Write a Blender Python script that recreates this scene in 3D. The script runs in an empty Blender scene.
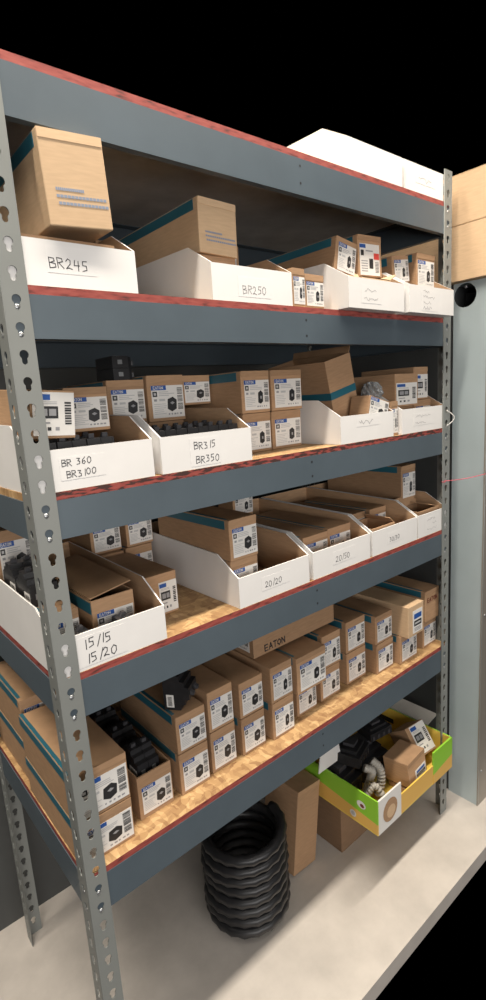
import bpy, bmesh, math, random
from mathutils import Vector, Matrix, Euler
random.seed(7)
sc = bpy.context.scene
col = sc.collection
R = math.radians

# ------------------------------------------------------------------ materials
def new_mat(name):
    m = bpy.data.materials.new(name); m.use_nodes = True
    nt = m.node_tree; b = nt.nodes['Principled BSDF']
    return m, nt, b
def plain(name, c, rough=.6, metal=0., spec=.5, noise=0., nscale=30., bump=0., coat=0., trans=0.):
    m, nt, b = new_mat(name)
    b.inputs['Roughness'].default_value = rough
    b.inputs['Metallic'].default_value = metal
    b.inputs['Specular IOR Level'].default_value = spec
    b.inputs['Base Color'].default_value = (*c, 1)
    if trans: b.inputs['Transmission Weight'].default_value = trans
    if noise or bump:
        tc = nt.nodes.new('ShaderNodeTexCoord')
        n = nt.nodes.new('ShaderNodeTexNoise'); n.inputs['Scale'].default_value = nscale
        n.inputs['Detail'].default_value = 6; n.inputs['Roughness'].default_value = .6
        nt.links.new(tc.outputs['Object'], n.inputs['Vector'])
        if noise:
            r = nt.nodes.new('ShaderNodeValToRGB')
            r.color_ramp.elements[0].position = .3; r.color_ramp.elements[1].position = .72
            r.color_ramp.elements[0].color = (*[max(0, x*(1-noise)) for x in c], 1)
            r.color_ramp.elements[1].color = (*[min(1, x*(1+noise)) for x in c], 1)
            nt.links.new(n.outputs['Fac'], r.inputs['Fac']); nt.links.new(r.outputs['Color'], b.inputs['Base Color'])
        if bump:
            bp = nt.nodes.new('ShaderNodeBump'); bp.inputs['Strength'].default_value = bump; bp.inputs['Distance'].default_value = .002
            nt.links.new(n.outputs['Fac'], bp.inputs['Height']); nt.links.new(bp.outputs['Normal'], b.inputs['Normal'])
    return m
def cardboard(name, c, var=.1):
    m, nt, b = new_mat(name)
    b.inputs['Roughness'].default_value = .78; b.inputs['Specular IOR Level'].default_value = .25
    tc = nt.nodes.new('ShaderNodeTexCoord')
    mp = nt.nodes.new('ShaderNodeMapping'); mp.inputs['Scale'].default_value = (8, 8, 60)
    nt.links.new(tc.outputs['Object'], mp.inputs['Vector'])
    n = nt.nodes.new('ShaderNodeTexNoise'); n.inputs['Scale'].default_value = 4; n.inputs['Detail'].default_value = 5
    nt.links.new(mp.outputs['Vector'], n.inputs['Vector'])
    info = nt.nodes.new('ShaderNodeObjectInfo')
    r = nt.nodes.new('ShaderNodeValToRGB'); r.color_ramp.elements[0].position = .3; r.color_ramp.elements[1].position = .7
    r.color_ramp.elements[0].color = (*[x*(1-var) for x in c], 1); r.color_ramp.elements[1].color = (*[x*(1+var) for x in c], 1)
    nt.links.new(n.outputs['Fac'], r.inputs['Fac'])
    hs = nt.nodes.new('ShaderNodeHueSaturation')
    mr = nt.nodes.new('ShaderNodeMapRange'); mr.inputs['To Min'].default_value = .86; mr.inputs['To Max'].default_value = 1.12
    nt.links.new(info.outputs['Random'], mr.inputs['Value']); nt.links.new(mr.outputs['Result'], hs.inputs['Value'])
    nt.links.new(r.outputs['Color'], hs.inputs['Color']); nt.links.new(hs.outputs['Color'], b.inputs['Base Color'])
    bp = nt.nodes.new('ShaderNodeBump'); bp.inputs['Strength'].default_value = .12; bp.inputs['Distance'].default_value = .001
    nt.links.new(n.outputs['Fac'], bp.inputs['Height']); nt.links.new(bp.outputs['Normal'], b.inputs['Normal'])
    return m
def osb(name):
    m, nt, b = new_mat(name)
    b.inputs['Roughness'].default_value = .6
    tc = nt.nodes.new('ShaderNodeTexCoord')
    cols = []
    for rot, sx, sy in ((.35, 110, 34), (1.5, 30, 95)):
        mp = nt.nodes.new('ShaderNodeMapping'); mp.inputs['Scale'].default_value = (sx, sy, 20); mp.inputs['Rotation'].default_value = (0, 0, rot)
        nz = nt.nodes.new('ShaderNodeTexNoise'); nz.inputs['Scale'].default_value = 30; nt.links.new(tc.outputs['Object'], nz.inputs['Vector'])
        ad = nt.nodes.new('ShaderNodeVectorMath'); ad.operation = 'MULTIPLY_ADD'; ad.inputs[1].default_value = (.03, .03, .03)
        nt.links.new(nz.outputs['Color'], ad.inputs[0]); nt.links.new(tc.outputs['Object'], ad.inputs[2])
        nt.links.new(ad.outputs['Vector'], mp.inputs['Vector'])
        v = nt.nodes.new('ShaderNodeTexVoronoi'); v.inputs['Scale'].default_value = 1.0; v.inputs['Randomness'].default_value = 1
        nt.links.new(mp.outputs['Vector'], v.inputs['Vector'])
        s = nt.nodes.new('ShaderNodeSeparateColor'); nt.links.new(v.outputs['Color'], s.inputs['Color']); cols.append(s.outputs['Red'])
    mx = nt.nodes.new('ShaderNodeMath'); mx.operation = 'ADD'; nt.links.new(cols[0], mx.inputs[0]); nt.links.new(cols[1], mx.inputs[1])
    hf = nt.nodes.new('ShaderNodeMath'); hf.operation = 'MULTIPLY'; hf.inputs[1].default_value = .5; nt.links.new(mx.outputs[0], hf.inputs[0])
    r = nt.nodes.new('ShaderNodeValToRGB')
    r.color_ramp.elements[0].position = .1; r.color_ramp.elements[0].color = (.27, .145, .062, 1)
    r.color_ramp.elements[1].position = .9; r.color_ramp.elements[1].color = (.58, .385, .19, 1)
    e = r.color_ramp.elements.new(.5); e.color = (.42, .255, .115, 1)
    nt.links.new(hf.outputs[0], r.inputs['Fac']); nt.links.new(r.outputs['Color'], b.inputs['Base Color'])
    return m
def red_edge(name, lo=.28, mid=.45):
    m, nt, b = new_mat(name)
    b.inputs['Roughness'].default_value = .75
    tc = nt.nodes.new('ShaderNodeTexCoord')
    mp = nt.nodes.new('ShaderNodeMapping'); mp.inputs['Scale'].default_value = (1, 1, 5)
    nt.links.new(tc.outputs['Object'], mp.inputs['Vector'])
    n = nt.nodes.new('ShaderNodeTexNoise'); n.inputs['Scale'].default_value = 38; n.inputs['Detail'].default_value = 5
    nt.links.new(mp.outputs['Vector'], n.inputs['Vector'])
    r = nt.nodes.new('ShaderNodeValToRGB')
    r.color_ramp.elements[0].position = lo; r.color_ramp.elements[0].color = (.05, .018, .015, 1)
    r.color_ramp.elements[1].position = .8; r.color_ramp.elements[1].color = (.36, .085, .065, 1)
    e = r.color_ramp.elements.new(mid); e.color = (.25, .045, .036, 1)
    nt.links.new(n.outputs['Fac'], r.inputs['Fac']); nt.links.new(r.outputs['Color'], b.inputs['Base Color'])
    return m

M = {}
M['card'] = cardboard('corrugated_card', (.38, .235, .135))
M['card_light'] = cardboard('light_kraft_card', (.60, .42, .26), .06)
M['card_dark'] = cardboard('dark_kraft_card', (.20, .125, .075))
M['palecard'] = cardboard('pale_grey_card', (.42, .40, .37), .05)
M['red_worn'] = red_edge('worn_red_edge', .47, .52)
M['kraft_in'] = cardboard('bin_inner_kraft', (.42, .27, .16), .08)
M['white'] = plain('white_board', (.74, .725, .71), .55, noise=.03, nscale=12)
M['paper'] = plain('label_paper', (.70, .68, .65), .6)
M['paper2'] = plain('marker_paper', (.75, .735, .72), .55)
M['ink'] = plain('marker_ink', (.03, .03, .035), .5)
M['inkfaint'] = plain('faded_ink', (.30, .29, .29), .6)
M['blue'] = plain('label_blue', (.02, .085, .32), .5)
M['black'] = plain('label_black', (.02, .02, .022), .5)
M['grey'] = plain('label_grey_print', (.28, .28, .29), .6)
M['lgrey'] = plain('label_light_grey_print', (.45, .45, .45), .6)
M['redsticker'] = plain('red_sticker', (.62, .06, .05), .5)
M['redprint'] = plain('dark_red_print', (.16, .03, .02), .6)
M['blueprint'] = plain('blue_grey_print', (.22, .26, .34), .6)
M['teal'] = plain('teal_tape', (.022, .12, .165), .4)
M['plastic'] = plain('black_moulded_plastic', (.018, .018, .02), .38, noise=.2, nscale=60)
M['plastic2'] = plain('dark_grey_plastic', (.05, .05, .055), .4)
M['osb'] = osb('oriented_strand_board')
M['under'] = plain('grey_board_underside', (.46, .45, .43), .7, noise=.15, nscale=14)
M['red'] = red_edge('red_sprayed_edge')
M['beam'] = plain('slate_blue_enamel', (.080, .104, .124), .40, spec=.5, noise=.08, nscale=7)
M['post'] = plain('grey_enamel', (.205, .215, .205), .45, noise=.05, nscale=8)
M['zinc'] = plain('zinc_rivet', (.35, .36, .37), .35, metal=.7)
M['enc'] = plain('pale_blue_grey_steel', (.43, .50, .52), .38, metal=.2, noise=.05, nscale=5)
M['encf'] = plain('steel_warm_reflection', (.30, .275, .24), .4, metal=.3, noise=.05, nscale=5)  # same steel as the side, its warm reflection put into the base colour
M['dark'] = plain('dark_interior', (.015, .016, .017), .8)
M['recess_shade'] = plain('shaded_recess_dark', (.05, .053, .054), .5, noise=.08, nscale=4)  # dark tone carrying the shade of the recess beside the rack
M['wall'] = plain('grey_painted_wall', (.055, .057, .056), .7, noise=.08, nscale=3)
M['floor'] = plain('concrete', (.50, .46, .42), .55, noise=.12, nscale=9, bump=.1)
M['green'] = plain('green_print', (.26, .55, .04), .35)
M['yellow'] = plain('yellow_print', (.74, .52, .09), .4, noise=.06, nscale=10)
M['orange'] = plain('orange_print', (.70, .42, .10), .4)
M['conduit'] = plain('grey_corrugated_hose', (.38, .36, .32), .5)
M['pink'] = plain('pink_string', (.60, .10, .14), .7)
M['bag'] = plain('clear_plastic_bag', (.75, .78, .80), .12, trans=.75)

# ------------------------------------------------------------------ mesh helper
class MB:
    def __init__(s): s.v = []; s.f = []; s.m = []; s.mats = []
    def mi(s, k):
        if k not in s.mats: s.mats.append(k)
        return s.mats.index(k)
    def poly(s, pts, k):
        i = len(s.v); s.v += [tuple(p) for p in pts]; s.f.append(list(range(i, i+len(pts)))); s.m.append(s.mi(k)); return s
    def box(s, x0, x1, y0, y1, z0, z1, k, faces=None):
        # faces: optional dict of face -> material (-x +x -y +y -z +z)
        fm = faces or {}
        i = len(s.v)
        s.v += [(x0,y0,z0),(x1,y0,z0),(x1,y1,z0),(x0,y1,z0),(x0,y0,z1),(x1,y0,z1),(x1,y1,z1),(x0,y1,z1)]
        for q, n in (((0,3,2,1),'-z'),((4,5,6,7),'+z'),((0,1,5,4),'-y'),((2,3,7,6),'+y'),((1,2,6,5),'+x'),((0,4,7,3),'-x')):
            s.f.append([i+a for a in q]); s.m.append(s.mi(fm.get(n, k)))
        return s
    def prism(s, prof, axis, a0, a1, k, k0=None, k1=None):
        # prof: list of 2D points (for axis x: (y,z); y: (x,z); z: (x,y)), extruded a0..a1 along the axis
        def P(p, a):
            return (a, p[0], p[1]) if axis == 'x' else ((p[0], a, p[1]) if axis == 'y' else (p[0], p[1], a))
        n = len(prof); i = len(s.v)
        s.v += [P(p, a0) for p in prof] + [P(p, a1) for p in prof]
        s.f.append([i+j for j in range(n)]); s.m.append(s.mi(k0 or k))
        s.f.append([i+n+j for j in reversed(range(n))]); s.m.append(s.mi(k1 or k))
        for j in range(n):
            q = (j+1) % n
            s.f.append([i+j, i+n+j, i+n+q, i+q]); s.m.append(s.mi(k))
        return s
    def tube(s, pts, r, k, seg=8, rfun=None, cap=True):
        pts = [Vector(p) for p in pts]; i0 = len(s.v); up = Vector((0, 0, 1)); n = len(pts)
        t0 = (pts[1]-pts[0]).normalized(); a = up if abs(t0.z) < .9 else Vector((1, 0, 0)); nx = t0.cross(a).normalized()
        for j, p in enumerate(pts):
            t = (pts[min(j+1, n-1)]-pts[max(j-1, 0)]).normalized()
            nx = (nx - t*nx.dot(t)).normalized(); ny = t.cross(nx)
            rr = rfun(j) if rfun else r
            for q in range(seg):
                an = 2*math.pi*q/seg; s.v.append(tuple(p+nx*math.cos(an)*rr+ny*math.sin(an)*rr))
        for j in range(n-1):
            for q in range(seg):
                a_, b_ = i0+j*seg+q, i0+j*seg+(q+1) % seg
                s.f.append([a_, b_, b_+seg, a_+seg]); s.m.append(s.mi(k))
        if cap:
            s.f.append([i0+q for q in reversed(range(seg))]); s.m.append(s.mi(k))
            s.f.append([i0+(n-1)*seg+q for q in range(seg)]); s.m.append(s.mi(k))
        return s
    def mesh(s, name, bevel=0., fix=True, smooth=False):
        me = bpy.data.meshes.new(name); me.from_pydata(s.v, [], s.f)
        for k in s.mats: me.materials.append(M[k])
        for p, mi in zip(me.polygons, s.m): p.material_index = mi
        bm = bmesh.new(); bm.from_mesh(me)
        if fix: bmesh.ops.recalc_face_normals(bm, faces=bm.faces)
        if bevel: bmesh.ops.bevel(bm, geom=list(bm.edges), offset=bevel, segments=2, affect='EDGES', profile=.5, clamp_overlap=True)
        if smooth:
            for f in bm.faces: f.smooth = True
        bm.to_mesh(me); bm.free(); return me
    def obj(s, name, parent=None, loc=(0,0,0), rot=(0,0,0), **kw):
        return link(name, s.mesh(name, **kw), parent, loc, rot)
def link(name, me, parent=None, loc=(0,0,0), rot=(0,0,0)):
    o = bpy.data.objects.new(name, me); col.objects.link(o); o.location = loc; o.rotation_euler = rot
    if parent: o.parent = parent
    return o
def empty(name, loc=(0,0,0), rot=(0,0,0), parent=None):
    return link(name, None, parent, loc, rot)
def tag(o, label, cat, group=None):
    o['label'] = label; o['category'] = cat
    if group: o['group'] = group
    return o
def copy_tree(o, parent=None):
    c = o.copy(); col.objects.link(c); c.parent = parent
    for ch in list(o.children): copy_tree(ch, c)
    return c

# stroke lettering, drawn on a 0..1 by 0..1 cell
ST = {
 'B': [[(0,0),(0,1),(.5,.95),(.55,.7),(.1,.52),(.6,.45),(.62,.12),(0,0)]],
 'R': [[(0,0),(0,1),(.5,.95),(.55,.65),(.05,.5)],[(.15,.5),(.6,0)]],
 '0': [[(.3,1),(.02,.7),(.05,.2),(.32,0),(.6,.3),(.58,.8),(.3,1)]],
 '1': [[(.3,1),(.25,0)]],
 '2': [[(.02,.75),(.25,1),(.5,.85),(.45,.5),(.02,.05),(.3,.12),(.62,.02)]],
 '3': [[(.05,.95),(.5,.9),(.22,.55),(.52,.45),(.5,.1),(.05,.03)]],
 '4': [[(.1,1),(.02,.5),(.58,.5)],[(.48,.95),(.45,0)]],
 '5': [[(.58,1),(.12,.97),(.1,.58),(.5,.55),(.52,.15),(.05,.0)]],
 '6': [[(.5,1),(.1,.6),(.05,.15),(.35,0),(.55,.25),(.4,.48),(.1,.35)]],
 '/': [[(.45,1.1),(.1,-.1)]],
 'E': [[(.6,1),(0,1),(0,0),(.6,0)],[(0,.5),(.5,.5)]],
 'A': [[(0,0),(.32,1),(.65,0)],[(.12,.38),(.52,.38)]],
 'T': [[(0,1),(.65,1)],[(.32,1),(.32,0)]],
 'O': [[(.3,1),(.02,.7),(.02,.3),(.3,0),(.6,.3),(.6,.7),(.3,1)]],
 'N': [[(0,0),(0,1),(.6,0),(.6,1)]],
}
def stroke(mb, pts, w, y, k):
    for a, b in zip(pts, pts[1:]):
        d = Vector((b[0]-a[0], b[1]-a[1]))
        if d.length < 1e-6: continue
        d.normalize(); n = Vector((-d.y, d.x))*w/2; e = d*w*.4
        q = [(a[0]-e.x+n.x, a[1]-e.y+n.y), (a[0]-e.x-n.x, a[1]-e.y-n.y), (b[0]+e.x-n.x, b[1]+e.y-n.y), (b[0]+e.x+n.x, b[1]+e.y+n.y)]
        mb.poly([(p[0], y, p[1]) for p in q], k)
def write(mb, txt, x, z, h, w, y, k, adv=.78, jit=.0, aspect=1., slant=0.):
    for ch in txt:
        if ch == ' ': x += h*adv*aspect*.6; continue
        jz = random.uniform(-jit, jit)*h; sl = slant + random.uniform(-jit, jit)
        for pl in ST[ch]:
            stroke(mb, [(x+p[0]*h*aspect+p[1]*h*sl, z+jz+p[1]*h) for p in pl], w, y, k)
        x += h*adv*aspect*(.6 if ch in '1/' else 1.)
    return x
def scribble(mb, x0, x1, z, h, w, y, k):
    n = max(6, int((x1-x0)/h*2.4)); pts = []
    for i in range(n+1):
        pts.append((x0+(x1-x0)*i/n+random.uniform(-.2, .2)*h, z+random.uniform(0, 1)*h))
    stroke(mb, pts, w, y, k)

# ------------------------------------------------------------------ shelf geometry (metres)
W, D, PT = 1.214, .55, .0381
T = {0: 1.8865, 1: 1.5885, 2: 1.2852, 3: .9823, 4: .6066}       # board tops
BT = .0125
POST_TOP = 1.965

# ---- rack
rack = tag(empty('shelving_unit'), 'grey steel boltless shelving unit with slate blue beams and red edged boards', 'shelving unit')
def circle(cx, cy, r, n, a0=0, a1=2*math.pi):
    return [(cx+r*math.cos(a0+(a1-a0)*i/n), cy+r*math.sin(a0+(a1-a0)*i/n)) for i in range(n+(a1-a0 < 6.28))]
def keyhole(cx, cy):
    R1, R2, dz = .0066, .0042, .0098
    up = circle(cx, cy+.004, R1, 14, R(-52), R(232))
    lo = circle(cx, cy+.004-dz, R2, 8, R(180), R(360))
    return up + lo
def flat_with_holes(name, outer, holes, thick):
    cu = bpy.data.curves.new(name, 'CURVE'); cu.dimensions = '2D'; cu.fill_mode = 'BOTH'; cu.extrude = thick/2
    for pts in [outer]+holes:
        sp = cu.splines.new('POLY'); sp.points.add(len(pts)-1); sp.use_cyclic_u = True
        for p, q in zip(sp.points, pts): p.co = (q[0], q[1], 0, 1)
    o = bpy.data.objects.new(name, cu); col.objects.link(o)
    dg = bpy.context.evaluated_depsgraph_get(); me = bpy.data.meshes.new_from_object(o.evaluated_get(dg))
    bpy.data.objects.remove(o); bpy.data.curves.remove(cu)
    return me
rows = []
k = -6
while 1.716-k*.0381 > .03:
    rows.append(1.716-k*.0381); k += 1
fl = flat_with_holes('flange', [(0,.0),(PT,.0),(PT,POST_TOP),(0,POST_TOP)], [keyhole(PT*.52, z) for z in rows if z < POST_TOP-.02], .002)
def make_post_mesh(sx, sy):
    """angle post: a front flange in the XZ plane and a side flange in the YZ plane, corner at the origin, going sx, sy"""
    bm = bmesh.new()
    m1 = Matrix(((sx,0,0,0),(0,0,-1,sy*.001),(0,1,0,0),(0,0,0,1)))
    m2 = Matrix(((0,0,1,sx*.001),(sy,0,0,0),(0,1,0,0),(0,0,0,1)))
    for m in (m1, m2):
        me2 = fl.copy(); me2.transform(m); bm.from_mesh(me2); bpy.data.meshes.remove(me2)
    # rolled outer corner
    a = bmesh.ops.create_cone(bm, cap_ends=True, segments=12, radius1=.0017, radius2=.0017, depth=POST_TOP)['verts']
    bmesh.ops.translate(bm, verts=a, vec=(sx*.0013, sy*.0013, POST_TOP/2))
    bmesh.ops.recalc_face_normals(bm, faces=bm.faces)
    me = bpy.data.meshes.new('post'); bm.to_mesh(me); bm.free(); me.materials.append(M['post']); return me
for x, y, sx, sy in ((0,0,1,1),(W,0,-1,1),(0,D,1,-1),(W,D,-1,-1)):
    link('post', make_post_mesh(sx, sy), rack, (x, y, 0))
# beams
BH = {0: .068, 1: .062, 2: .062, 3: .066, 4: .072}
def beam_profile(h):        # (depth, z) pairs; depth from the face inwards
    return [(0,0),(0,-h),(.014,-h),(.014,-h+.0016),(.0018,-h+.0016),(.0018,-.0018),(.026,-.0018),(.026,0)]
rivet_mb = MB()
def rivet_mesh():
    bm = bmesh.new(); bmesh.ops.create_uvsphere(bm, u_segments=10, v_segments=6, radius=.0046)
    for v in bm.verts: v.co.y *= .55
    me = bpy.data.meshes.new('rivet'); bm.to_mesh(me); bm.free(); me.materials.append(M['zinc'])
    for p in me.polygons: p.use_smooth = True
    return me
RV = rivet_mesh()
RVX = RV.copy(); RVX.transform(Matrix.Rotation(R(90), 4, 'Z'))
rivk = {0: (-4,-3), 1: (4,5), 2: (12,13), 3: (20,21), 4: (30,31)}
for s in range(5):
    zb = T[s]-BT; h = BH[s]
    pr = beam_profile(h)
    f = MB().prism([(.0024+d, zb+z) for d, z in pr], 'x', .0026, W-.0026, 'beam').obj('beam', rack)
    for zz in (-.014, -.046):
        hm = MB(); hm.poly([(.62+.0026*math.cos(2*math.pi*i/10), .0022, zb+zz+.0026*math.sin(2*math.pi*i/10)) for i in range(10)], 'black'); hm.obj('bolt_hole', f, fix=False)
    for x in (PT*.52, W-PT*.52):
        for kk in rivk[s]: link('rivet', RV, f, (x, .0016, 1.716-kk*.0381-.0065))
    MB().prism([(D-.0024-d, zb+z) for d, z in pr], 'x', .0026, W-.0026, 'beam').obj('beam', rack)
    sd = MB().prism([(.0024+d, zb+z) for d, z in pr], 'y', .0300, D-.0300, 'beam').obj('beam', rack)
    MB().prism([(W-.0024-d, zb+z) for d, z in pr], 'y', .0300, D-.0300, 'beam').obj('beam', rack)
    for kk in rivk[s]: link('rivet', RVX, sd, (.0016, PT*.52, 1.716-kk*.0381-.0065))
    # two bolt holes' dark plugs on the face of the beam
    MB().box(.0042, W-.0042, .0032, D-.0032, zb+.0002, T[s], 'osb', {'-y': 'red_worn' if s == 2 else 'red', '-x': 'osb' if s == 2 else 'red', '+x': 'red', '+y': 'red', '-z': 'under'}).obj('shelf_board', rack)

# ------------------------------------------------------------------ storage bins
def bin_mesh(w, L=.42, h=.115, lip=.065, t=.003):
    mb = MB()
    mb.box(0, w, 0, L, 0, t, 'white', {'+z': 'kraft_in'})
    prof = [(0, t), (L, t), (L, h), (.068, h-.010), (0, lip)]
    mb.prism(prof, 'x', 0, t, 'white', 'white', 'kraft_in')
    mb.prism(prof, 'x', w-t, w, 'white', 'kraft_in', 'white')
    mb.box(t, w-t, 0, t, t, lip, 'white', {'+y': 'kraft_in'})
    mb.box(t, w-t, L-t, L, t, h, 'white', {'-y': 'kraft_in'})
    return mb.mesh('storage_bin', fix=True)
def storage_bin(x0, x1, s, y, lines, label, hand=None, faint=False, rotz=0):
    w = x1-x0
    o = link('storage_bin', bin_mesh(w), None, (x0, y, T[s]+.0004), (0, 0, rotz))
    tag(o, label, 'bin', 'white cardboard shelf bins')
    if hand:
        px, pz, pw, ph = hand           # paper patch on the front, with the marker writing on it
        mb = MB(); mb.box(px, px+pw, -.0003, -.0001, pz, pz+ph, 'paper2')
        n = len(lines); k = 'inkfaint' if faint else 'ink'
        for i, (tx, ox, hh, lw) in enumerate(lines):
            zz = pz+ph-(i+.85)*ph/n+.001
            if tx.startswith('~'): scribble(mb, px+ox, px+ox+float(tx[1:]), zz, hh, lw, -.0005, k)
            else: write(mb, tx, px+ox, zz, hh, lw, -.0005, k, jit=.08, adv=.86)
        mb.obj('label', o, fix=False)
    return o
storage_bin(.010, .220, 1, .004, [('BR245', .004, .0145, .0013)], 'white shelf bin marked BR245 beside the near post', (.062, .020, .078, .038))
storage_bin(.375, .583, 1, .004, [('BR250', .012, .0145, .0014)], 'white shelf bin marked BR250', (.062, .010, .085, .036), True)
storage_bin(.727, .940, 1, -.028, [('~.045', .010, .010, .0009), ('~.052', .008, .010, .0009)], 'white bin with two faded lines, upper shelf, beside the four line bin', (.045, .012, .075, .040), True)
storage_bin(.953, 1.165, 1, -.034, [('~.028', .008, .008, .0009), ('~.05', .008, .008, .0009), ('~.036', .008, .008, .0009), ('~.04', .008, .008, .0009)], 'white bin with four faded lines, at the far end of the upper shelf', (.055, .006, .080, .052), True)
storage_bin(.006, .218, 2, .004, [('BR 360', .004, .0105, .0012), ('BR3100', .010, .0105, .0012)], 'white shelf bin marked BR 360 and BR3100', (.045, .016, .075, .036))
storage_bin(.234, .446, 2, .004, [('BR315', .010, .013, .0013), ('BR350', .012, .013, .0013)], 'white shelf bin marked BR315 and BR350', (.062, .005, .070, .052))
storage_bin(.725, .937, 2, .004, [('~.055', .010, .011, .0011)], 'white shelf bin with one smudged line holding an open brown carton', (.060, .036, .09, .022), True)
storage_bin(.976, 1.186, 2, .004, [('~.075', .008, .008, .0007), ('~.05', .008, .006, .0007)], 'white shelf bin at the far end of the second shelf down', (.055, .018, .10, .034), True)
storage_bin(.004, .210, 3, .004, [('15/15', .012, .016, .0016), ('15/20', .014, .016, .0016)], 'white shelf bin marked 15/15 and 15/20', (.036, .006, .090, .052))
storage_bin(.388, .598, 3, .004, [('20/20', .010, .013, .0012)], 'white shelf bin marked 20/20', (.062, .020, .085, .030))
storage_bin(.612, .828, 3, .004, [('20/50', .010, .014, .0012)], 'white shelf bin marked 20/50', (.070, .018, .085, .032))
storage_bin(.838, 1.046, 3, .004, [('30/30', .010, .012, .0012)], 'white shelf bin marked 30/30', (.066, .018, .080, .030))
storage_bin(1.052, 1.204, 3, .004, [('~.045', .010, .007, .0008), ('~.02', .04, .007, .0008), ('~.05', .012, .008, .0008)], 'narrow white bin by the far post on the third shelf down', (.035, .010, .075, .044), True)
storage_bin(.775, .985, 0, .004, None, 'white bin on the topmost shelf, left of its neighbour')
storage_bin(1.000, 1.176, 0, .004, [('~.06', .010, .012, .001)], 'white bin on the topmost shelf against the far post', (.045, .022, .09, .022), True)

# ------------------------------------------------------------------ cartons
_lab = {}
def label_mesh(w, h, kind, var):
    key = (round(w, 3), round(h, 3), kind, var)
    if key in _lab: return _lab[key]
    rs = random.Random(var*13+len(_lab)); mb = MB()
    mb.box(0, w, -.0005, 0, 0, h, 'paper')
    y = -.0007
    def rect(x0, x1, z0, z1, k, yy=y): mb.poly([(x0*w,yy,z0*h),(x1*w,yy,z0*h),(x1*w,yy,z1*h),(x0*w,yy,z1*h)], k)
    if kind == 'std':
        rect(.0, .46, .86, 1., 'blue'); write(mb, 'EATON', .06*w, .89*h, .085*h, .016*h, -.0009, 'paper', aspect=min(1.1, .95*w/h), adv=.8)
        rect(.03, .17, .66, .82, 'black'); rect(.065, .135, .70, .78, 'lgrey', -.0009)
        for i in range(3): rect(.22, rs.uniform(.5, .72), .79-.055*i, .815-.055*i, 'lgrey')
        rect(.06, .15, .52, .59, 'grey'); rect(.22, .40, .52, .59, 'lgrey')
        for i in range(6): rect(.05, rs.uniform(.28, .46), .42-.06*i, .44-.06*i, 'lgrey')
        if var % 2 == 0:      # wide multi pole breaker drawing
            mb.poly([(a*w, y, b*h) for a, b in ((.46,.27),(.60,.18),(.75,.26),(.77,.54),(.65,.64),(.48,.57))], 'black')
            mb.poly([(a*w, -.0009, b*h) for a, b in ((.55,.45),(.62,.40),(.70,.45),(.63,.50))], 'grey')
        else:                 # slim single pole breaker drawing
            mb.poly([(a*w, y, b*h) for a, b in ((.53,.24),(.63,.19),(.73,.26),(.74,.56),(.65,.65),(.54,.57))], 'black')
            rect(.62, .68, .36, .46, 'grey', -.0009)
        for j in range(3):
            z0 = .24+j*.24
            for i in range(7): rect(.80, .965, z0+i*.030, z0+i*.030+rs.uniform(.010, .023), 'black')
        for i in range(5): rect(.48+.09*i, .48+.09*i+rs.uniform(.03, .07), .08, .13, 'grey')
    elif kind == 'photo':     # label with a big black square picture and a blue corner
        rect(.03, .42, .82, .95, 'blue'); rect(.08, .60, .40, .68, 'black'); rect(.14, .34, .46, .62, 'grey', -.0009); rect(.38, .55, .46, .62, 'grey', -.0009)
        for i in range(9): rect(.76, .92, .26+.06*i, .29+.06*i+rs.uniform(0, .02), 'black')
        for i in range(2): rect(.1, .58, .73+.04*i, .75+.04*i, 'lgrey')
        rect(.1, .4, .28, .32, 'grey'); rect(.15, .23, .12, .2, 'black'); rect(.33, .42, .12, .2, 'black'); rect(.52, .62, .12, .2, 'grey')
    elif kind == 'block':     # label of two dark bands
        rect(.12, .9, .62, .84, 'blue'); rect(.12, .9, .30, .54, 'black'); rect(.2, .8, .38, .46, 'lgrey', -.0009)
        for i in range(3): rect(.15, .85, .08+.06*i, .11+.06*i, 'grey')
    elif kind == 'red':
        rect(.0, .30, .86, .98, 'blue'); rect(.05, .2, .62, .8, 'black'); rect(.70, .98, .52, .72, 'redsticker')
        rect(.46, .66, .22, .54, 'black')
        for i in range(5): rect(.06, .38, .12+.08*i, .15+.08*i, 'grey')
        for i in range(8): rect(.76, .95, .1+.045*i, .12+.045*i, 'black')
        rect(.3, .66, .76, .80, 'grey')
    _lab[key] = mb.mesh('product_label', fix=False); return _lab[key]
_body = {}
def body_mesh(w, L, h, mk):
    key = (round(w, 3), round(L, 3), round(h, 3), mk)
    if key in _body: return _body[key]
    bm = bmesh.new(); bmesh.ops.create_cube(bm, size=1)
    bmesh.ops.scale(bm, verts=bm.verts, vec=(w, L, h)); bmesh.ops.translate(bm, verts=bm.verts, vec=(w/2, L/2, h/2))
    bmesh.ops.bevel(bm, geom=list(bm.edges), offset=.0016, segments=2, affect='EDGES', profile=.5)
    me = bpy.data.meshes.new('cardboard_carton'); bm.to_mesh(me); bm.free()
    me.materials.append(M[mk]); _body[key] = me; return me
_flap = {}
def flap_mesh(w, L, mk):
    key = (round(w, 3), round(L, 3), mk)
    if key not in _flap:
        mb = MB(); mb.box(.001, w-.001, -.0003, L-.003, 0, .0008, mk); mb.box(.001, w-.001, -.0008, -.0001, -.012, .0006, mk)
        _flap[key] = mb.mesh('lid_flap')
    return _flap[key]
def tape_mesh(w, L, h):
    mb = MB(); d = .014
    mb.box(-.0006, -.0001, d, L, h-.020, h-.0015, 'teal'); mb.box(.001, .008, d, L, h+.0009, h+.0014, 'teal'); return mb.mesh('tape')
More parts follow.
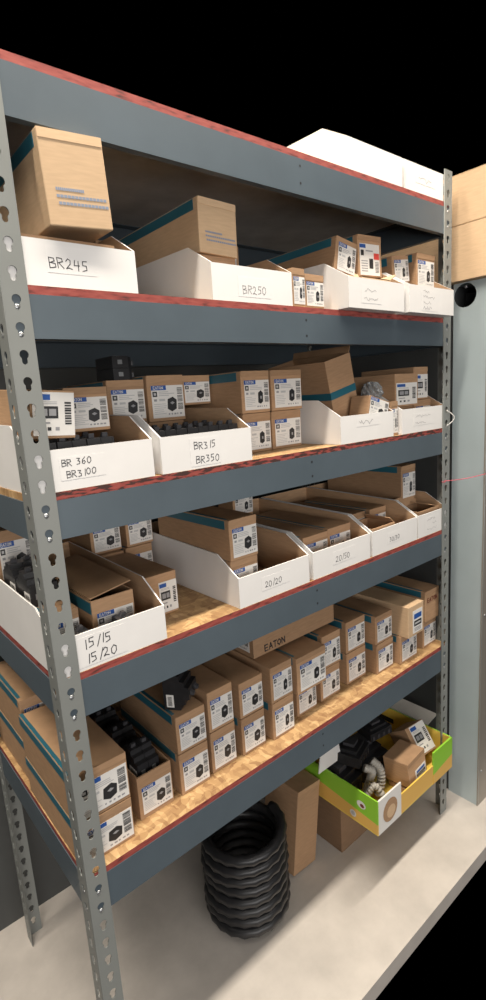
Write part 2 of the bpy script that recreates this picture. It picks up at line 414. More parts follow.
def carton(x, y, z, w, L, h, label, group=None, lab='std', var=0, tape=True, rot=(0,0,0), mat='card', box=None, lid=True, cat='carton'):
    o = link('cardboard_carton', body_mesh(w, L, h, mat), None, (x, y, z), rot)
    tag(o, label, cat, group)
    if lid: link('lid_flap', flap_mesh(w, L, mat), o, (0, 0, h))
    if lab in ('std', 'photo', 'block', 'red'):
        bx = box or (.10, .975, .075, .785)
        l = link('product_label', label_mesh(w*(bx[1]-bx[0]), h*(bx[3]-bx[2]), lab, var), o, (w*bx[0], -.0009 if bx[3]*h > h-.013 else -.0002, h*bx[2]))
    elif lab == 'blue':
        mb = MB()
        for i, (a, b) in enumerate(((.16, .60), (.16, .95), (.18, .97))):
            z0 = h*(.38-.075*i)
            for j in range(14):
                u = a+(b-a)*j/14; mb.poly([(w*u, -.0005, z0), (w*(u+.85*(b-a)/14), -.0005, z0), (w*(u+.85*(b-a)/14), -.0005, z0+h*.032), (w*u, -.0005, z0+h*.032)], 'blueprint')
        mb.obj('printed_text', o, fix=False)
    if tape: link('tape', tape_mesh(w, L, h), o)
    return o
def open_carton(x, y, z, w, L, h, label, group=None, lab='std', var=0, rot=(0,0,0), mat='card', flaps=(), box=None, t=.003):
    """hollow carton without a lid; flaps: list of (side, length, angle above horizontal)"""
    mb = MB(); mb.box(0, w, 0, L, 0, t, mat); mb.box(0, t, 0, L, t, h, mat); mb.box(w-t, w, 0, L, t, h, mat)
    mb.box(t, w-t, 0, t, t, h, mat); mb.box(t, w-t, L-t, L, t, h, mat)
    o = mb.obj('cardboard_carton', None, (x, y, z), rot); tag(o, label, 'carton', group)
    for side, ln, an in flaps:
        a = R(an); ca, sa = math.cos(a), math.sin(a)
        f = MB()
        if side == 'right': f.box(0, ln, .002, L-.002, 0, .002, mat); ob = f.obj('flap', o, (w, 0, h), (0, -a, 0))
        if side == 'left': f.box(-ln, 0, .002, L-.002, 0, .002, mat); ob = f.obj('flap', o, (0, 0, h), (0, a, 0))
        if side == 'front': f.box(.002, w-.002, -ln, 0, 0, .002, mat); ob = f.obj('flap', o, (0, 0, h), (-a, 0, 0))
        if side == 'back': f.box(.002, w-.002, 0, ln, 0, .002, mat); ob = f.obj('flap', o, (0, L, h), (a, 0, 0))
    if lab:
        bx = box or (.10, .97, .09, .72)
        link('product_label', label_mesh(w*(bx[1]-bx[0]), h*(bx[3]-bx[2]), lab, var), o, (w*bx[0], -.0002, h*bx[2]))
    return o

G4 = 'product cartons in stacks along the lowest shelf'
z4 = T[4]+.0004
# nearest wide pair
carton(.006, .026, z4, .106, .27, .083, 'lower wide carton directly behind the near post, lowest shelf', G4, var=0)
carton(.006, .026, z4+.0852, .106, .27, .094, 'upper wide carton directly behind the near post, lowest shelf', G4, var=2)
carton(.014, .312, z4, .080, .225, .098, 'lower long carton with teal tape at the back of the lowest shelf end', G4, var=4)
carton(.014, .312, z4+.1, .080, .225, .100, 'upper long carton with teal tape at the back of the lowest shelf end', G4, var=0)
# carton B, open, full of breakers
open_carton(.138, .050, z4, .077, .25, .093, 'open carton filled with black breakers beside the near wide cartons', G4, var=2)
cols4 = [  # x, w, y, h lower, h upper, name, var
 (.234, .073, .047, .093, .083, 'first tall two high stack, the one topped by a loose breaker', 0),
 (.320, .068, .054, .096, .094, 'second two high stack past the loose breaker', 2),
 (.404, .070, .050, .091, .086, 'third two high stack past the loose breaker', 0),
 (.492, .070, .041, .093, .090, 'stack under the printed end of the long carton', 1)]
for x, w, y, h1, h2, nm, v in cols4:
    carton(x, y, z4, w, .25, h1, 'lower carton of the '+nm, G4, var=v, tape=(v != 2))
    carton(x, y, z4+h1+.0018, w, .25, h2, 'upper carton of the '+nm, G4, var=v, tape=(x < .3))
carton(.598, .065, z4, .072, .24, .082, 'carton beneath the one that juts forward, lowest shelf', G4, var=1)
carton(.572, .034, z4+.0838, .104, .25, .096, 'carton jutting forward over its stack in mid lowest shelf', G4, var=1)
carton(.690, .067, z4, .077, .24, .086, 'lower carton just past the jutting carton, lowest shelf', G4, var=3)
carton(.698, .066, z4+.0878, .074, .24, .092, 'upper carton just past the jutting carton, lowest shelf', G4, var=3)
carton(.802, .070, z4, .083, .24, .091, 'lower carton of the second stack past the jutting carton', G4, var=1)
carton(.802, .070, z4+.0928, .083, .24, .090, 'upper carton of the second stack past the jutting carton', G4, var=1)
carton(.902, .043, z4, .078, .25, .090, 'lower carton of the stack beside the smooth pale carton', G4, var=3)
carton(.898, .043, z4+.0918, .078, .25, .084, 'upper carton of the stack beside the smooth pale carton', G4, var=3)
carton(.996, .028, z4, .086, .25, .086, 'carton under the smooth pale carton near the far post', G4, var=1)
carton(1.000, .004, z4+.0878, .080, .27, .094, 'smooth pale carton with dark banded label near the far post', G4, lab='block', tape=False, mat='card_light', box=(.28, .9, .08, .82), lid=False)
carton(1.126, .034, z4, .074, .25, .088, 'lower carton nearest the far post on the lowest shelf', G4, var=1)
o = carton(1.122, .024, z4+.0898, .078, .26, .098, 'upper carton with dark red lettering against the far post', G4, lab=None)
mb = MB(); write(mb, 'EATON', .012, .062, .013, .0025, -.0011, 'redprint', adv=.88); mb.obj('printed_text', o, fix=False)
# long carton lying across the stacks
o = carton(.496, .100, z4+.1862, .294, .12, .088, 'long plain carton lying across the stack tops under the third shelf', G4, lab=None, tape=False, rot=(0, 0, 0))
mb = MB(); write(mb, 'EATON', .036, .008, .015, .0030, -.0004, 'ink', adv=.88, aspect=1.1); mb.obj('printed_text', o, fix=False)
lm = label_mesh(.085, .06, 'std', 0)
link('product_label', lm, o, (-.0003, .10, .012), (0, 0, R(-90)))

G3 = 'product cartons on the third shelf down'
z3 = T[3]+.0004; b3 = z3+.0036
carton(.226, .100, z3, .074, .20, .088, 'carton standing on bare board between two bins, third shelf', G3, lab='photo', tape=False, box=(.42, .99, .06, .80))
carton(.222, .315, z3, .074, .22, .09, 'low carton hidden far back between two bins, third shelf', G3, var=2)
carton(.224, .330, z3+.0918, .076, .20, .074, 'dim upper carton far back beside the 15/15 bin', G3, var=0)
carton(.306, .325, z3, .072, .20, .09, 'second low carton far back between two bins, third shelf', G3, var=2)
carton(.312, .325, z3+.0918, .072, .20, .078, 'dim upper carton far back near the 20/20 bin', G3, var=0)
carton(.012, .060, b3, .060, .22, .086, 'carton in the 15/15 bin pressed against the near post', G3, var=2)
# ajar lid carton in the 15 bin
o = open_carton(.092, .050, b3, .082, .24, .092, 'carton with its lid ajar inside the 15/15 bin', G3, var=2)
mb = MB(); mb.box(0, .082, -.0, .24, 0, .0022, 'card'); mb.obj('lid', o, (0, .003, .0945), (R(1), R(-9), 0))
mb = MB(); mb.box(-.0006, -.0001, .003, .24, .066, .088, 'teal'); mb.obj('tape', o)
carton(.012, .300, b3+.0876, .075, .12, .106, 'carton with blue banded label behind the black breakers, third shelf', G3, var=2)
carton(.012, .300, b3, .075, .12, .086, 'carton at the back floor of the 15/15 bin', G3, var=2)
carton(.393, .034, b3, .076, .28, .089, 'lower carton inside the 20/20 bin', G3, var=0)
carton(.393, .030, b3+.0908, .076, .28, .087, 'upper carton inside the 20/20 bin', G3, var=0)
carton(.484, .16, b3, .085, .24, .090, 'dark carton at the back of the 20/20 bin', G3, var=0)
carton(.624, .046, b3, .090, .28, .086, 'first carton inside the 20/50 bin', G3, var=2)
carton(.718, .050, b3, .090, .28, .088, 'second carton inside the 20/50 bin', G3, var=2)
carton(.852, .110, b3, .098, .26, .084, 'teal taped carton inside the 30/30 bin', G3, var=2)
open_carton(.850, .012, b3, .10, .09, .066, 'torn open carton at the front of the 30/30 bin', G3, var=2, flaps=(('right', .025, 140),))
carton(.958, .10, b3, .078, .25, .086, 'plain carton at the far side of the 30/30 bin', G3, var=3)
carton(1.058, .10, b3, .14, .28, .080, 'carton on the floor of the narrow bin, third shelf', G3, var=1)
carton(1.120, .102, b3+.0822, .076, .29, .106, 'long carton perched high on the narrow bin, third shelf', G3, var=3)
open_carton(1.075, .016, b3, .11, .075, .068, 'small open carton with raised flap in the narrow bin', G3, lab=None, flaps=(('right', .040, 165), ('back', .030, 60)))
carton(.66, .345, b3+.09, .075, .07, .075, 'dim carton behind the 20/50 bin contents', G3, var=1)

G2 = 'product cartons on the second shelf down'
z2 = T[2]+.0004; b2 = z2+.0036
carton(.508, .100, z2, .084, .30, .087, 'lower left carton of the block of four, second shelf', G2, var=1)
carton(.508, .098, z2+.0888, .084, .30, .091, 'upper left carton of the block of four, second shelf', G2, var=1)
carton(.596, .100, z2, .097, .30, .087, 'lower right carton of the block of four, second shelf', G2, var=1)
carton(.598, .098, z2+.0888, .100, .30, .091, 'upper right carton of the block of four, second shelf', G2, var=1)
carton(.942, .014, z2, .030, .22, .088, 'slim carton wedged between two bins on the second shelf', G2, var=1, tape=False)
carton(.0215, .024, b2+.0800, .072, .16, .074, 'tilted carton with white photo label in the BR 360 bin', G2, lab='photo', tape=False, rot=(R(3), R(4), R(4)), box=(.04, .98, .06, .96), lid=False)
carton(.112, .105, b2+.0800, .082, .20, .076, 'carton with grey printed label in the BR 360 bin', G2, var=0)
for i, xx in enumerate((.238, .328, .42)):
    pass
carton(.244, .200, b2, .084, .20, .083, 'hidden carton on the floor of the BR315 bin', G2, var=0)
carton(.330, .200, b2, .090, .20, .080, 'hidden carton on the floor of the BR315 bin, beside its twin', G2, var=0)
carton(.240, .198, b2+.0848, .086, .20, .086, 'carton with black breaker pack on top, behind BR315', G2, var=0)
carton(.329, .192, b2+.0818, .092, .20, .096, 'tallest carton standing at the back of the BR315 bin', G2, var=0)
carton(.424, .205, z2+.1158, .080, .20, .064, 'low carton resting over the far wall of the BR315 bin', G2, var=0)
carton(.832, .010, b2+.041, .082, .058, .066, 'tilted carton with white label leaning in the smudged line bin', G2, var=0, tape=False, rot=(0, R(15), 0), box=(.04, .97, .1, .98))
carton(.824, .006, b2, .07, .06, .019, 'flattened scrap of carton under the tilted labelled one', G2, lab=None, tape=False, lid=False)
c = open_carton(.800, .078, b2+.0245, .100, .20, .172, 'big plain brown carton with a teal band standing in the smudged line bin', G2, lab=None, rot=(0, R(-13), 0), flaps=(('right', .018, 60),))
tp = MB(); tp.box(-.0008, .1008, -.0009, -.0003, .076, .094, 'teal'); tp.box(-.0008, -.0003, -.0009, .20, .076, .094, 'teal'); tp.obj('tape', c)
o = open_carton(.9835, .030, b2+.0685, .110, .15, .086, 'white labelled carton with torn top in the far end bin', G2, lab='photo', rot=(0, 0, 0), box=(.06, .96, .05, .72), mat='card')
carton(1.106, .050, b2+.0817, .072, .18, .090, 'carton with blue banded label beside the torn top carton', G2, lab='photo', tape=False, box=(.1, .98, .05, .78))
carton(.985, .040, b2, .10, .22, .066, 'carton on the floor of the far end bin, second shelf', G2, var=1)
carton(1.092, .040, b2, .085, .22, .080, 'taller carton on the floor of the far end bin, second shelf', G2, var=1)

G1 = 'product cartons on the upper shelf'
z1 = T[1]+.0004; b1 = z1+.0036
carton(.045, .022, b1, .15, .30, .070, 'carton on the floor of the BR245 bin', G1, var=0)
carton(.080, -.008, b1+.078, .098, .30, .125, 'big plain carton with blue grey print on the BR245 bin', G1, lab='blue', rot=(R(1.5), R(-3), R(-2)), mat='card_light')
carton(.392, .058, b1, .088, .30, .088, 'lower plain carton inside the BR250 bin', G1, lab=None)
carton(.388, .050, b1+.0908, .092, .32, .097, 'upper plain carton with blue grey print in the BR250 bin', G1, lab='blue', mat='card_light', rot=(0, R(1.5), 0))
carton(.588, .008, z1, .038, .24, .076, 'slim carton beside the BR250 bin, upper shelf', G1, var=1, tape=False)
carton(.629, .012, z1, .062, .24, .069, 'wider carton next to the slim one, upper shelf', G1, var=1, tape=False)
carton(.380, .452, z1, .11, .09, .215, 'dim tall carton at the back behind the BR250 bin', G1, lab='std', var=0, tape=False, box=(.2, .95, .55, .95))
carton(.250, .452, z1, .12, .09, .215, 'dim tall carton at the back behind the gap', G1, lab='std', var=2, tape=False, box=(.2, .95, .55, .95))
carton(.600, .30, z1, .10, .20, .20, 'dim carton at the back behind the slim cartons', G1, lab='std', var=1, box=(.1, .9, .5, .98))
carton(.735, .03, b1, .10, .28, .074, 'carton on the floor of the two line bin', G1, var=1)
carton(.838, .03, b1, .096, .28, .076, 'teal taped carton on the floor of the two line bin', G1, var=1)
carton(.750, .030, b1+.0875, .074, .30, .076, 'leaning carton with blue label in the two line bin', G1, var=1, rot=(0, R(9), 0), box=(.12, .97, .06, .86))
carton(.839, .028, b1+.0815, .092, .28, .093, 'carton with a red square on its label, upper shelf', G1, lab='red', rot=(0, R(-2.5), 0), box=(.06, .9, .04, .80))
open_carton(.785, -.020, b1, .11, .046, .066, 'crumpled open carton at the front of the two line bin', G1, lab=None, mat='card_light', flaps=(('front', .0, 0), ('right', .03, 30), ('back', .022, 70)))
carton(.960, .02, b1, .10, .28, .072, 'carton on the floor of the four line bin', G1, var=1)
carton(1.064, .02, b1, .094, .28, .072, 'second carton on the floor of the four line bin', G1, var=1)
carton(.985, .032, b1+.0765, .074, .24, .066, 'leaning teal topped carton in the four line bin', G1, var=1, rot=(0, R(-7), 0), box=(.12, .97, .06, .86))
carton(1.074, .020, b1+.0745, .088, .24, .084, 'upright carton in the four line bin by the far post', G1, var=1, box=(.05, .95, .03, .80))

# ------------------------------------------------------------------ circuit breakers
def breaker_proto(poles):
    w = .0245*poles; mb = MB()
    prof = [(0,0),(0,.036),(.012,.036),(.013,.046),(.024,.046),(.025,.056),(.051,.056),(.052,.046),(.063,.046),(.064,.036),(.076,.036),(.076,0)]
    for i in range(poles): mb.prism(prof, 'x', i*.0245+.0004, (i+1)*.0245-.0004, 'plastic')
    o = mb.obj('circuit_breaker', None, (0, -50, 0))
    h = MB()
    for i in range(poles):
        c0 = i*.0245+.0075
        h.prism([(.033, .0555), (.043, .0555), (.037, .064), (.032, .064)], 'x', c0, c0+.0095, 'plastic2')
    h.obj('handle', o)
    s = MB(); s.box(-.0003, .0002, .006, .034, .006, .022, 'paper')
    for i in range(8): s.poly([(-.0005, .009+i*.0027, .009), (-.0005, .0105+i*.0027, .009), (-.0005, .0105+i*.0027, .018), (-.0005, .009+i*.0027, .018)], 'black')
    s.obj('sticker', o, fix=False)
    t = MB()
    for i in range(poles):
        for yy in (-.0008, .0758): t.box(i*.0245+.008, i*.0245+.0165, yy, yy+.001, .012, .022, 'zinc')
    t.obj('terminal', o)
    return o
PROTO = {n: breaker_proto(n) for n in (1, 2, 3)}
used = set()
def breaker(poles, x, y, z, rot, label, group=None):
    p = PROTO[poles]
    o = p if poles not in used else copy_tree(p)
    used.add(poles); o.location = (x, y, z); o.rotation_euler = rot
    tag(o, label, 'circuit breaker', group); return o
def pile(spots, label, group):
    for poles, x, y, z, rx, ry, rz in spots: breaker(poles, x, y, z, (R(rx), R(ry), R(rz)), label, group)
# BR 360 bin: one upright layer plus a few lying on it
carton(.012, .010, b2, .200, .165, .012, 'flattened carton under the breakers in the BR 360 bin', None, lab=None, tape=False, lid=False)
carton(.242, .010, b2, .196, .170, .014, 'flattened carton under the breakers in the BR315 bin', None, lab=None, tape=False, lid=False)
b2 += .0145
pile([(2, .014+i*.0505, .012+j*.078, b2, 0, 0, 0) for i in range(3) for j in range(2)], 'black breaker packed upright in the BR 360 bin', 'breakers in the BR 360 bin')
# BR315 bin
pile([(3, .242+.0005, .012, b2, 0, 0, 0), (3, .242+.0750, .012, b2, 0, 0, 0), (2, .242+.149, .012, b2, 0, 0, 0),
      (3, .242, .098, b2, 0, 0, 0), (3, .242+.0750, .098, b2, 0, 0, 0), (2, .242+.149, .098, b2, 0, 0, 0)],
     'black breaker packed upright in the BR315 bin', 'breakers in the BR315 bin')
b2 -= .0145
breaker(2, .262, .204, b2+.2206, (0, R(90), R(0)), 'black breaker pack lying on the carton behind BR315')
# 15/15 bin, front and back
pile([(1, .096, .020, b3+.0, 0, 0, 90), (1, .176, .020, b3+.0, 0, 0, 90)], 'black breaker lying crosswise at the front of the 15/15 bin', 'breakers at the front of the 15/15 bin')
pile([(2, .013, .115, b3+.0885, 0, 0, 0), (2, .013, .195, b3+.0885, 0, 0, 0)], 'black breaker in the lower row on the 15/15 bin carton', 'lower breakers left of the near post')
# carton B
pile([(2, .148, .056+i*.079, z4+.0035, 0, 0, 0) for i in range(3)], 'black breaker low in the open carton on the lowest shelf', 'lower breakers in the open carton')
pile([(2, .150, .066+i*.079, z4+.0690, 0, 0, 0) for i in range(3)], 'black breaker heaped above the rim of the open carton', 'upper breakers in the open carton')
breaker(2, .236, .088, z4+.1798, (R(90), 0, R(37)), 'loose black breaker with white sticker on the first tall stack')

# ------------------------------------------------------------------ clear bag on the second shelf
bm = bmesh.new(); bmesh.ops.create_icosphere(bm, subdivisions=4, radius=1)
for v in bm.verts:
    n = math.sin(v.co.x*9+v.co.z*5)*.08+math.sin(v.co.y*13-v.co.z*8)*.06+random.uniform(-.03, .03)
    v.co = v.co*(1+n); v.co.x *= .0165; v.co.y *= .032; v.co.z = v.co.z*.026
me = bpy.data.meshes.new('plastic_bag'); bm.to_mesh(me); bm.free(); me.materials.append(M['bag'])
tag(link('plastic_bag', me, None, (.959, .085, z2+.116)), 'crinkled clear plastic bag behind the torn top carton', 'bag')

# ------------------------------------------------------------------ green and yellow display box and what is in it
bx0, bx1, by, bz0, bz1 = .792, 1.190, -.030, .192, .300
Lb = .34
db = tag(empty('display_box', (bx0, by, bz0)), 'green and yellow printed display box of electrical parts jutting from under the rack', 'box')
w = bx1-bx0; h = bz1-bz0; t = .004
MB().box(0, w, 0, Lb, 0, t, 'yellow').obj('base_panel', db)
def side_wall(x, out, inn, flip):
    mb = MB(); a, b = (x, x+t)
    # lower orange band and upper green field split along a slanted line
    mb.prism([(0, t), (Lb, t), (Lb, h*.62), (0, h*.32)], 'x', a, b, 'orange', 'orange' if not flip else 'yellow', 'yellow' if not flip else 'orange')
    mb.prism([(0, h*.32), (Lb, h*.62), (Lb, h), (0, h)], 'x', a, b, 'green', out if not flip else inn, inn if not flip else out)
    return mb.obj('side_panel', db)
sw = side_wall(0, 'green', 'yellow', False)
def disc(mb, x, y, z, r, k, n=16, sx=1.):
    mb.poly([(x, y+r*sx*math.cos(2*math.pi*i/n), z+r*math.sin(2*math.pi*i/n)) for i in range(n)], k)
mb = MB(); disc(mb, -.0005, .055, h*.62, .012, 'paper', sx=1.3); disc(mb, -.0007, .052, h*.6, .006, 'redprint', sx=1.2); mb.obj('emblem', sw, fix=False)
mb = MB(); disc(mb, -.0005, .085, h*.2, .011, 'paper'); disc(mb, -.0007, .085, h*.2, .007, 'lgrey'); mb.obj('emblem', sw, fix=False)
side_wall(w-t, 'green', 'yellow', True)
MB().box(t, w-t, Lb-t, Lb, t, h*1.12, 'yellow').obj('back_panel', db)
mb = MB(); mb.box(w-t-.0006, w-t-.0001, .215, .275, h*.50, h*.66, 'black'); mb.obj('hand_slot', db)
fp = MB(); fp.box(t, w-t, 0, t, t, h*.60, 'yellow', {'-y': 'orange'}); fp.obj('front_panel', db)
fl_ = MB(); fl_.box(t, .112, -.0008, t-.0002, h*.0, h*.99, 'paper'); fl_ = fl_.obj('front_panel', db)
mb = MB(); mb.poly([(.058+.034*math.cos(a), -.0012, h*.48+.036*math.sin(a)) for a in [2*math.pi*i/20 for i in range(20)]], 'card'); mb.poly([(.062+.02*math.cos(a), -.0014, h*.42+.02*math.sin(a)) for a in [2*math.pi*i/20 for i in range(20)]], 'card_light'); mb.obj('picture', fl_, fix=False)
fr = MB(); fr.prism([(w-.112, 0), (w, 0), (w, h*.45), (w-.112, h*.30)], 'y', -.0012, t-.0002, 'orange'); fr.prism([(w-.112, h*.30), (w, h*.45), (w, h), (w-.112, h)], 'y', -.0012, t-.0002, 'green'); fr.obj('front_panel', db)
MB().prism([(-.030, h), (.075, h), (.062, h+.062), (-.015, h+.075)], 'y', .185, .188, 'white').obj('flap', db)
MB().box(0, .062, .085, .235, 0, .003, 'palecard').obj('flap', db, (w-.001, 0, h+.001), (0, R(-10), 0))
# support: dark cartons on the floor
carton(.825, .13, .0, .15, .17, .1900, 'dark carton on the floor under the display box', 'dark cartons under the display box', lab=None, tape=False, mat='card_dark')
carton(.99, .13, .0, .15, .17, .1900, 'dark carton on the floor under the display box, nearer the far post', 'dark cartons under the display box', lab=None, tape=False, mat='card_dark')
zi = bz0+t+.0005
carton(.976, -.016, zi+.0285, .100, .085, .078, 'plain carton tilted at the front of the display box', 'cartons in the display box', lab='block', tape=False, rot=(R(-6), R(-3), R(3)), box=(.35, .95, .05, .5))
carton(.976, -.022, zi, .10, .085, .0165, 'flat carton on the base of the display box', 'cartons in the display box', lab=None, tape=False)
carton(1.082, .020, zi+.054, .088, .08, .094, 'carton with a large white label leaning in the display box', 'cartons in the display box', lab='photo', tape=False, rot=(R(-36), 0, R(-5)), box=(.18, .98, .06, .98), lid=False)
def blackpart(x, y, z, s, rot, label):
    mb = MB(); a, b, c = s
    mb.box(0, a, 0, b, 0, c*.6, 'plastic'); mb.box(a*.12, a*.88, b*.15, b*.85, c*.6, c*.8, 'plastic'); mb.box(a*.3, a*.7, b*.3, b*.7, c*.8, c, 'plastic2')
    for i in range(4): mb.box(a*(.06+.24*i), a*(.16+.24*i), -.003, 0, c*.08, c*.45, 'plastic2')
    o = mb.obj('moulded_housing', None, (x, y, z), rot, bevel=.0012); tag(o, label, 'electrical housing', 'black moulded housings'); return o
blackpart(.805, .10, zi, (.10, .12, .09), (0, 0, R(4)), 'black moulded housing by the green side of the display box')
blackpart(.925, .118, zi, (.12, .13, .10), (0, 0, R(-6)), 'large black moulded housing in the middle of the display box')
blackpart(.870, .090, zi+.096, (.10, .09, .055), (0, R(5), R(20)), 'black moulded housing heaped topmost in the display box')
blackpart(.990, .135, zi+.1005, (.09, .08, .045), (0, R(-3), R(-12)), 'second heaped black housing toward the back of the display box')
def hose(pts, r, label, k='conduit'):
    P = [Vector(p) for p in pts]; path = []
    def cr(p0, p1, p2, p3, t): return .5*((2*p1)+(-p0+p2)*t+(2*p0-5*p1+4*p2-p3)*t*t+(-p0+3*p1-3*p2+p3)*t**3)
    Q = [P[0]*2-P[1]]+P+[P[-1]*2-P[-2]]; n = 26
    for i in range(len(P)-1):
        for j in range(n): path.append(cr(Q[i], Q[i+1], Q[i+2], Q[i+3], j/n))
    path.append(P[-1])
    o = MB().tube(path, r, k, seg=12, rfun=lambda j: r*(1. if j % 6 < 3 else .78)).obj('corrugated_hose', smooth=True)
    tag(o, label, 'hose'); return o
hose([(.835, .065, zi+.013), (.850, .045, zi+.055), (.872, .035, zi+.070), (.886, .012, zi+.030), (.885, -.002, zi+.016)], .011, 'bent grey corrugated hose at the front of the display box')
hose([(.896, .085, zi+.014), (.893, .070, zi+.060), (.889, .058, zi+.098), (.870, .070, zi+.112)], .012, 'second grey corrugated hose standing beside the black housings')
hose([(.905, .050, zi+.014), (.914, .045, zi+.055), (.918, .052, zi+.095), (.905, .070, zi+.118)], .013, 'thick grey corrugated hose between housings and plain carton in the display box')
for i, (x, y, zz, s, lb) in enumerate(((.842, -.004, .030, .030, 'crinkled clear bag of small parts at the front corner of the display box'),)):
    bm = bmesh.new(); bmesh.ops.create_icosphere(bm, subdivisions=4, radius=1)
    for v in bm.verts:
        n = math.sin(v.co.x*7+v.co.z*6)*.10+math.sin(v.co.y*11-v.co.z*9)*.08+random.uniform(-.03, .03)
        v.co = v.co*(1+n); v.co.x *= s*.9; v.co.y *= s*.45; v.co.z *= s*.95
    me = bpy.data.meshes.new('plastic_bag'); bm.to_mesh(me); bm.free(); me.materials.append(M['bag'])
    tag(link('plastic_bag', me, None, (x, y, zi+zz)), lb, 'bag')
# open kraft carton and hose coil on the floor under the lowest shelf
carton(.648, .165, .0155, .100, .13, .262, 'leaning brown carton on the floor beside the display box', None, lab=None, tape=False, mat='card', rot=(0, R(8), R(3)))
def coil(x, y, z0, r, n, label, k='plastic'):
    path = []
    for i in range(n*40+1):
        a = 2*math.pi*i/40; path.append((x+r*math.cos(a)*(1+.03*math.sin(a*1.7)), y+r*math.sin(a), z0+.017+i/40*.031))
    o = MB().tube(path, .015, k, seg=10, rfun=lambda j: .0155 if j % 2 else .0125).obj('hose_coil', smooth=True)
    tag(o, label, 'hose coil')
coil(.500, .20, .0, .105, 8, 'coil of black corrugated hose on the floor under the lowest shelf')

# ------------------------------------------------------------------ steel enclosure and cartons at the far side
EX, EY, EZ = 1.300, -.066, 1.690
enc = tag(empty('steel_enclosure', (EX, EY, 0)), 'tall pale blue grey steel enclosure with a round knockout beside the rack', 'enclosure')
ew, ed = .50, .105
sidep = flat_with_holes('side_panel', [(0, 0), (ed, 0), (ed, EZ), (0, EZ)], [circle(.070, 1.657, .0335, 40)], .002)
sidep.transform(Matrix(((0,0,1,.001),(1,0,0,0),(0,1,0,0),(0,0,0,1)))); sidep.materials.append(M['enc'])
sp = link('side_panel', sidep, enc)
mb = MB()
rr = [(.0005,   .070+.0348*math.cos(a), 1.657+.0348*math.sin(a)) for a in [2*math.pi*i/40 for i in range(40)]]
mb.tube(rr+[rr[0]], .0008, 'enc', seg=6, cap=False); mb.obj('knockout_ring', enc)
MB().box(.002, ew, 0, .002, 0, EZ, 'encf').obj('front_panel', enc)
MB().box(.0, ew, 0, ed, EZ, EZ+.003, 'enc').obj('top_panel', enc)
MB().box(.06, ew-.02, .02, ed-.005, .01, EZ-.02, 'dark').obj('interior_shade_block', enc)  # near-black filler, the shade behind the knockout put into its colour
MB().box(.004, ew, ed+.001, .62, 0, EZ+.003, 'recess_shade').obj('recess_block', enc)  # added dark block: recess shade put into its colour; also carries the cartons
MB().box(ew-.002, ew, .002, ed, 0, EZ, 'enc').obj('side_panel', enc)
MB().box(-.0012, .0, 0, .004, 0, EZ, 'encf').obj('corner_flange', enc)
SC = RV
for zz, xx in ((1.038, .014), (.684, .016), (.125, .018), (1.40, .014)): link('screw', RV, enc, (xx, -.001, zz))
link('screw', RVX, enc, (-.001, .068, 1.715-.035))
def bigbox(x, y, z, w, L, h, label):
    o = link('cardboard_box', body_mesh(w, L, h, 'card_light'), None, (x, y, z)); tag(o, label, 'box', 'big cartons stacked on the steel enclosure')
    MB().box(-.0005, w-.002, .06, L*.98, h+.0002, h+.0008, 'card_light').obj('lid_flap', o)
    return o
bigbox(1.272, -.150, EZ+.0040, .45, .42, .148, 'lower big carton stacked on the steel enclosure')
bigbox(1.272, -.150, EZ+.1535, .45, .42, .130, 'upper big carton stacked on the steel enclosure')

# string between the far post and the enclosure, and a white tie on the post
p0 = Vector((1.178, -.004, 1.131)); p1 = Vector((1.296, -.075, 1.142))
pts = [p0+(p1-p0)*i/12+Vector((0, 0, -.004*math.sin(math.pi*i/12))) for i in range(13)]
s_ = MB(); s_.tube(pts, .0011, 'pink', seg=6)
s_.tube([(1.176, -.003, 1.128), (1.176, .003, 1.128), (1.19, .005, 1.129), (1.19, -.003, 1.13), (1.176, -.004, 1.127)], .0012, 'pink', seg=6)
s_.tube([(p1.x+.003*i, p1.y-.002*i, p1.z+.002*i) for i in range(12)], .0011, 'pink', seg=6)
tag(s_.obj('string', smooth=True), 'pink string tied from the far post to the steel enclosure', 'string')
tt = [(1.192+.016*math.sin(a), -.0012-.015*math.sin(a), 1.335-.045*(a/math.pi)) for a in [math.pi*i/14 for i in range(15)]]
tag(MB().tube(tt, .0013, 'paper', seg=6).obj('cable_tie', smooth=True), 'white cable tie looped through the far post', 'cable tie')

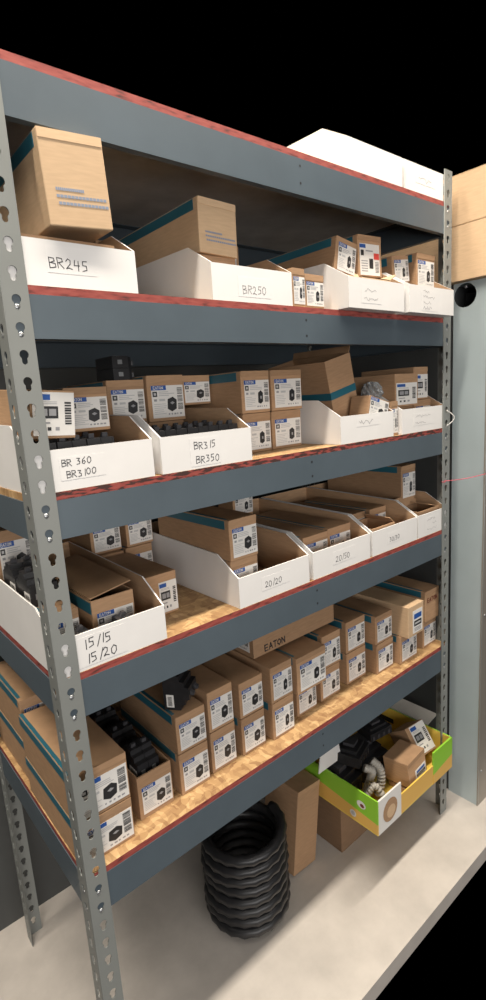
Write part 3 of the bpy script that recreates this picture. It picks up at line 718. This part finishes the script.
# ------------------------------------------------------------------ room
def struct(mb, name):
    o = mb.obj(name); o['kind'] = 'structure'; return o
struct(MB().box(-.25, 2.0, -.16, .70, -.05, 0, 'floor'), 'floor')
struct(MB().box(-.25, 2.0, .62, .70, 0, 1.98, 'wall'), 'wall_back')

# ------------------------------------------------------------------ light
def area(name, loc, target, sx, sy, power, colr):
    l = bpy.data.lights.new(name, 'AREA'); l.shape = 'RECTANGLE'; l.size = sx; l.size_y = sy; l.energy = power; l.color = colr
    o = bpy.data.objects.new(name, l); col.objects.link(o); o.location = loc
    o.rotation_euler = (Vector(target)-Vector(loc)).to_track_quat('-Z', 'Y').to_euler(); return o
area('ceiling_tube_light', (.5, -.40, 3.3), (.5, -.34, 0), 3.4, .16, 150, (1., .91, .78))
area('ceiling_tube_light', (-1.2, .3, 3.3), (-.9, .3, 0), .25, 2.4, 46, (1., .91, .78))
area('ceiling_tube_light', (.2, -1.5, 3.3), (.3, -1.1, 0), 3.6, .8, 22, (1., .93, .84))
area('front_fill_light', (-.7, -3.2, 1.35), (.5, .2, 1.45), 3.6, 1.5, 88, (1., .965, .93))  # added soft front fill, standing in for light bounced across the aisle
wd = bpy.data.worlds.new('world'); sc.world = wd; wd.use_nodes = True
wd.node_tree.nodes['Background'].inputs['Color'].default_value = (0, 0, 0, 1)

# ------------------------------------------------------------------ camera
cam = bpy.data.cameras.new('camera'); co = bpy.data.objects.new('camera', cam); col.objects.link(co)
pitch, roll, yaw = (-0.191104, 0.067633, -0.686846)
Rz, Rx, Ry = Matrix.Rotation(yaw, 3, 'Z'), Matrix.Rotation(pitch, 3, 'X'), Matrix.Rotation(roll, 3, 'Y')
A = Rz @ Rx @ Ry
right, fwd, up = A.col[0], A.col[1], A.col[2]
m = Matrix((right, up, -fwd)).transposed().to_4x4(); m.translation = (-0.25334, -0.79734, 1.41015)
co.matrix_world = m
cam.sensor_fit = 'VERTICAL'; cam.sensor_height = 36; cam.sensor_width = 36*.486; cam.lens = 527.981*36/1000; cam.shift_x = (243-239.015)/1000; cam.clip_start = .02
sc.camera = co
sc.view_settings.view_transform = 'Standard'; sc.view_settings.look = 'None'; sc.view_settings.exposure = 0; sc.view_settings.gamma = 1
sc.view_settings.use_curve_mapping = False
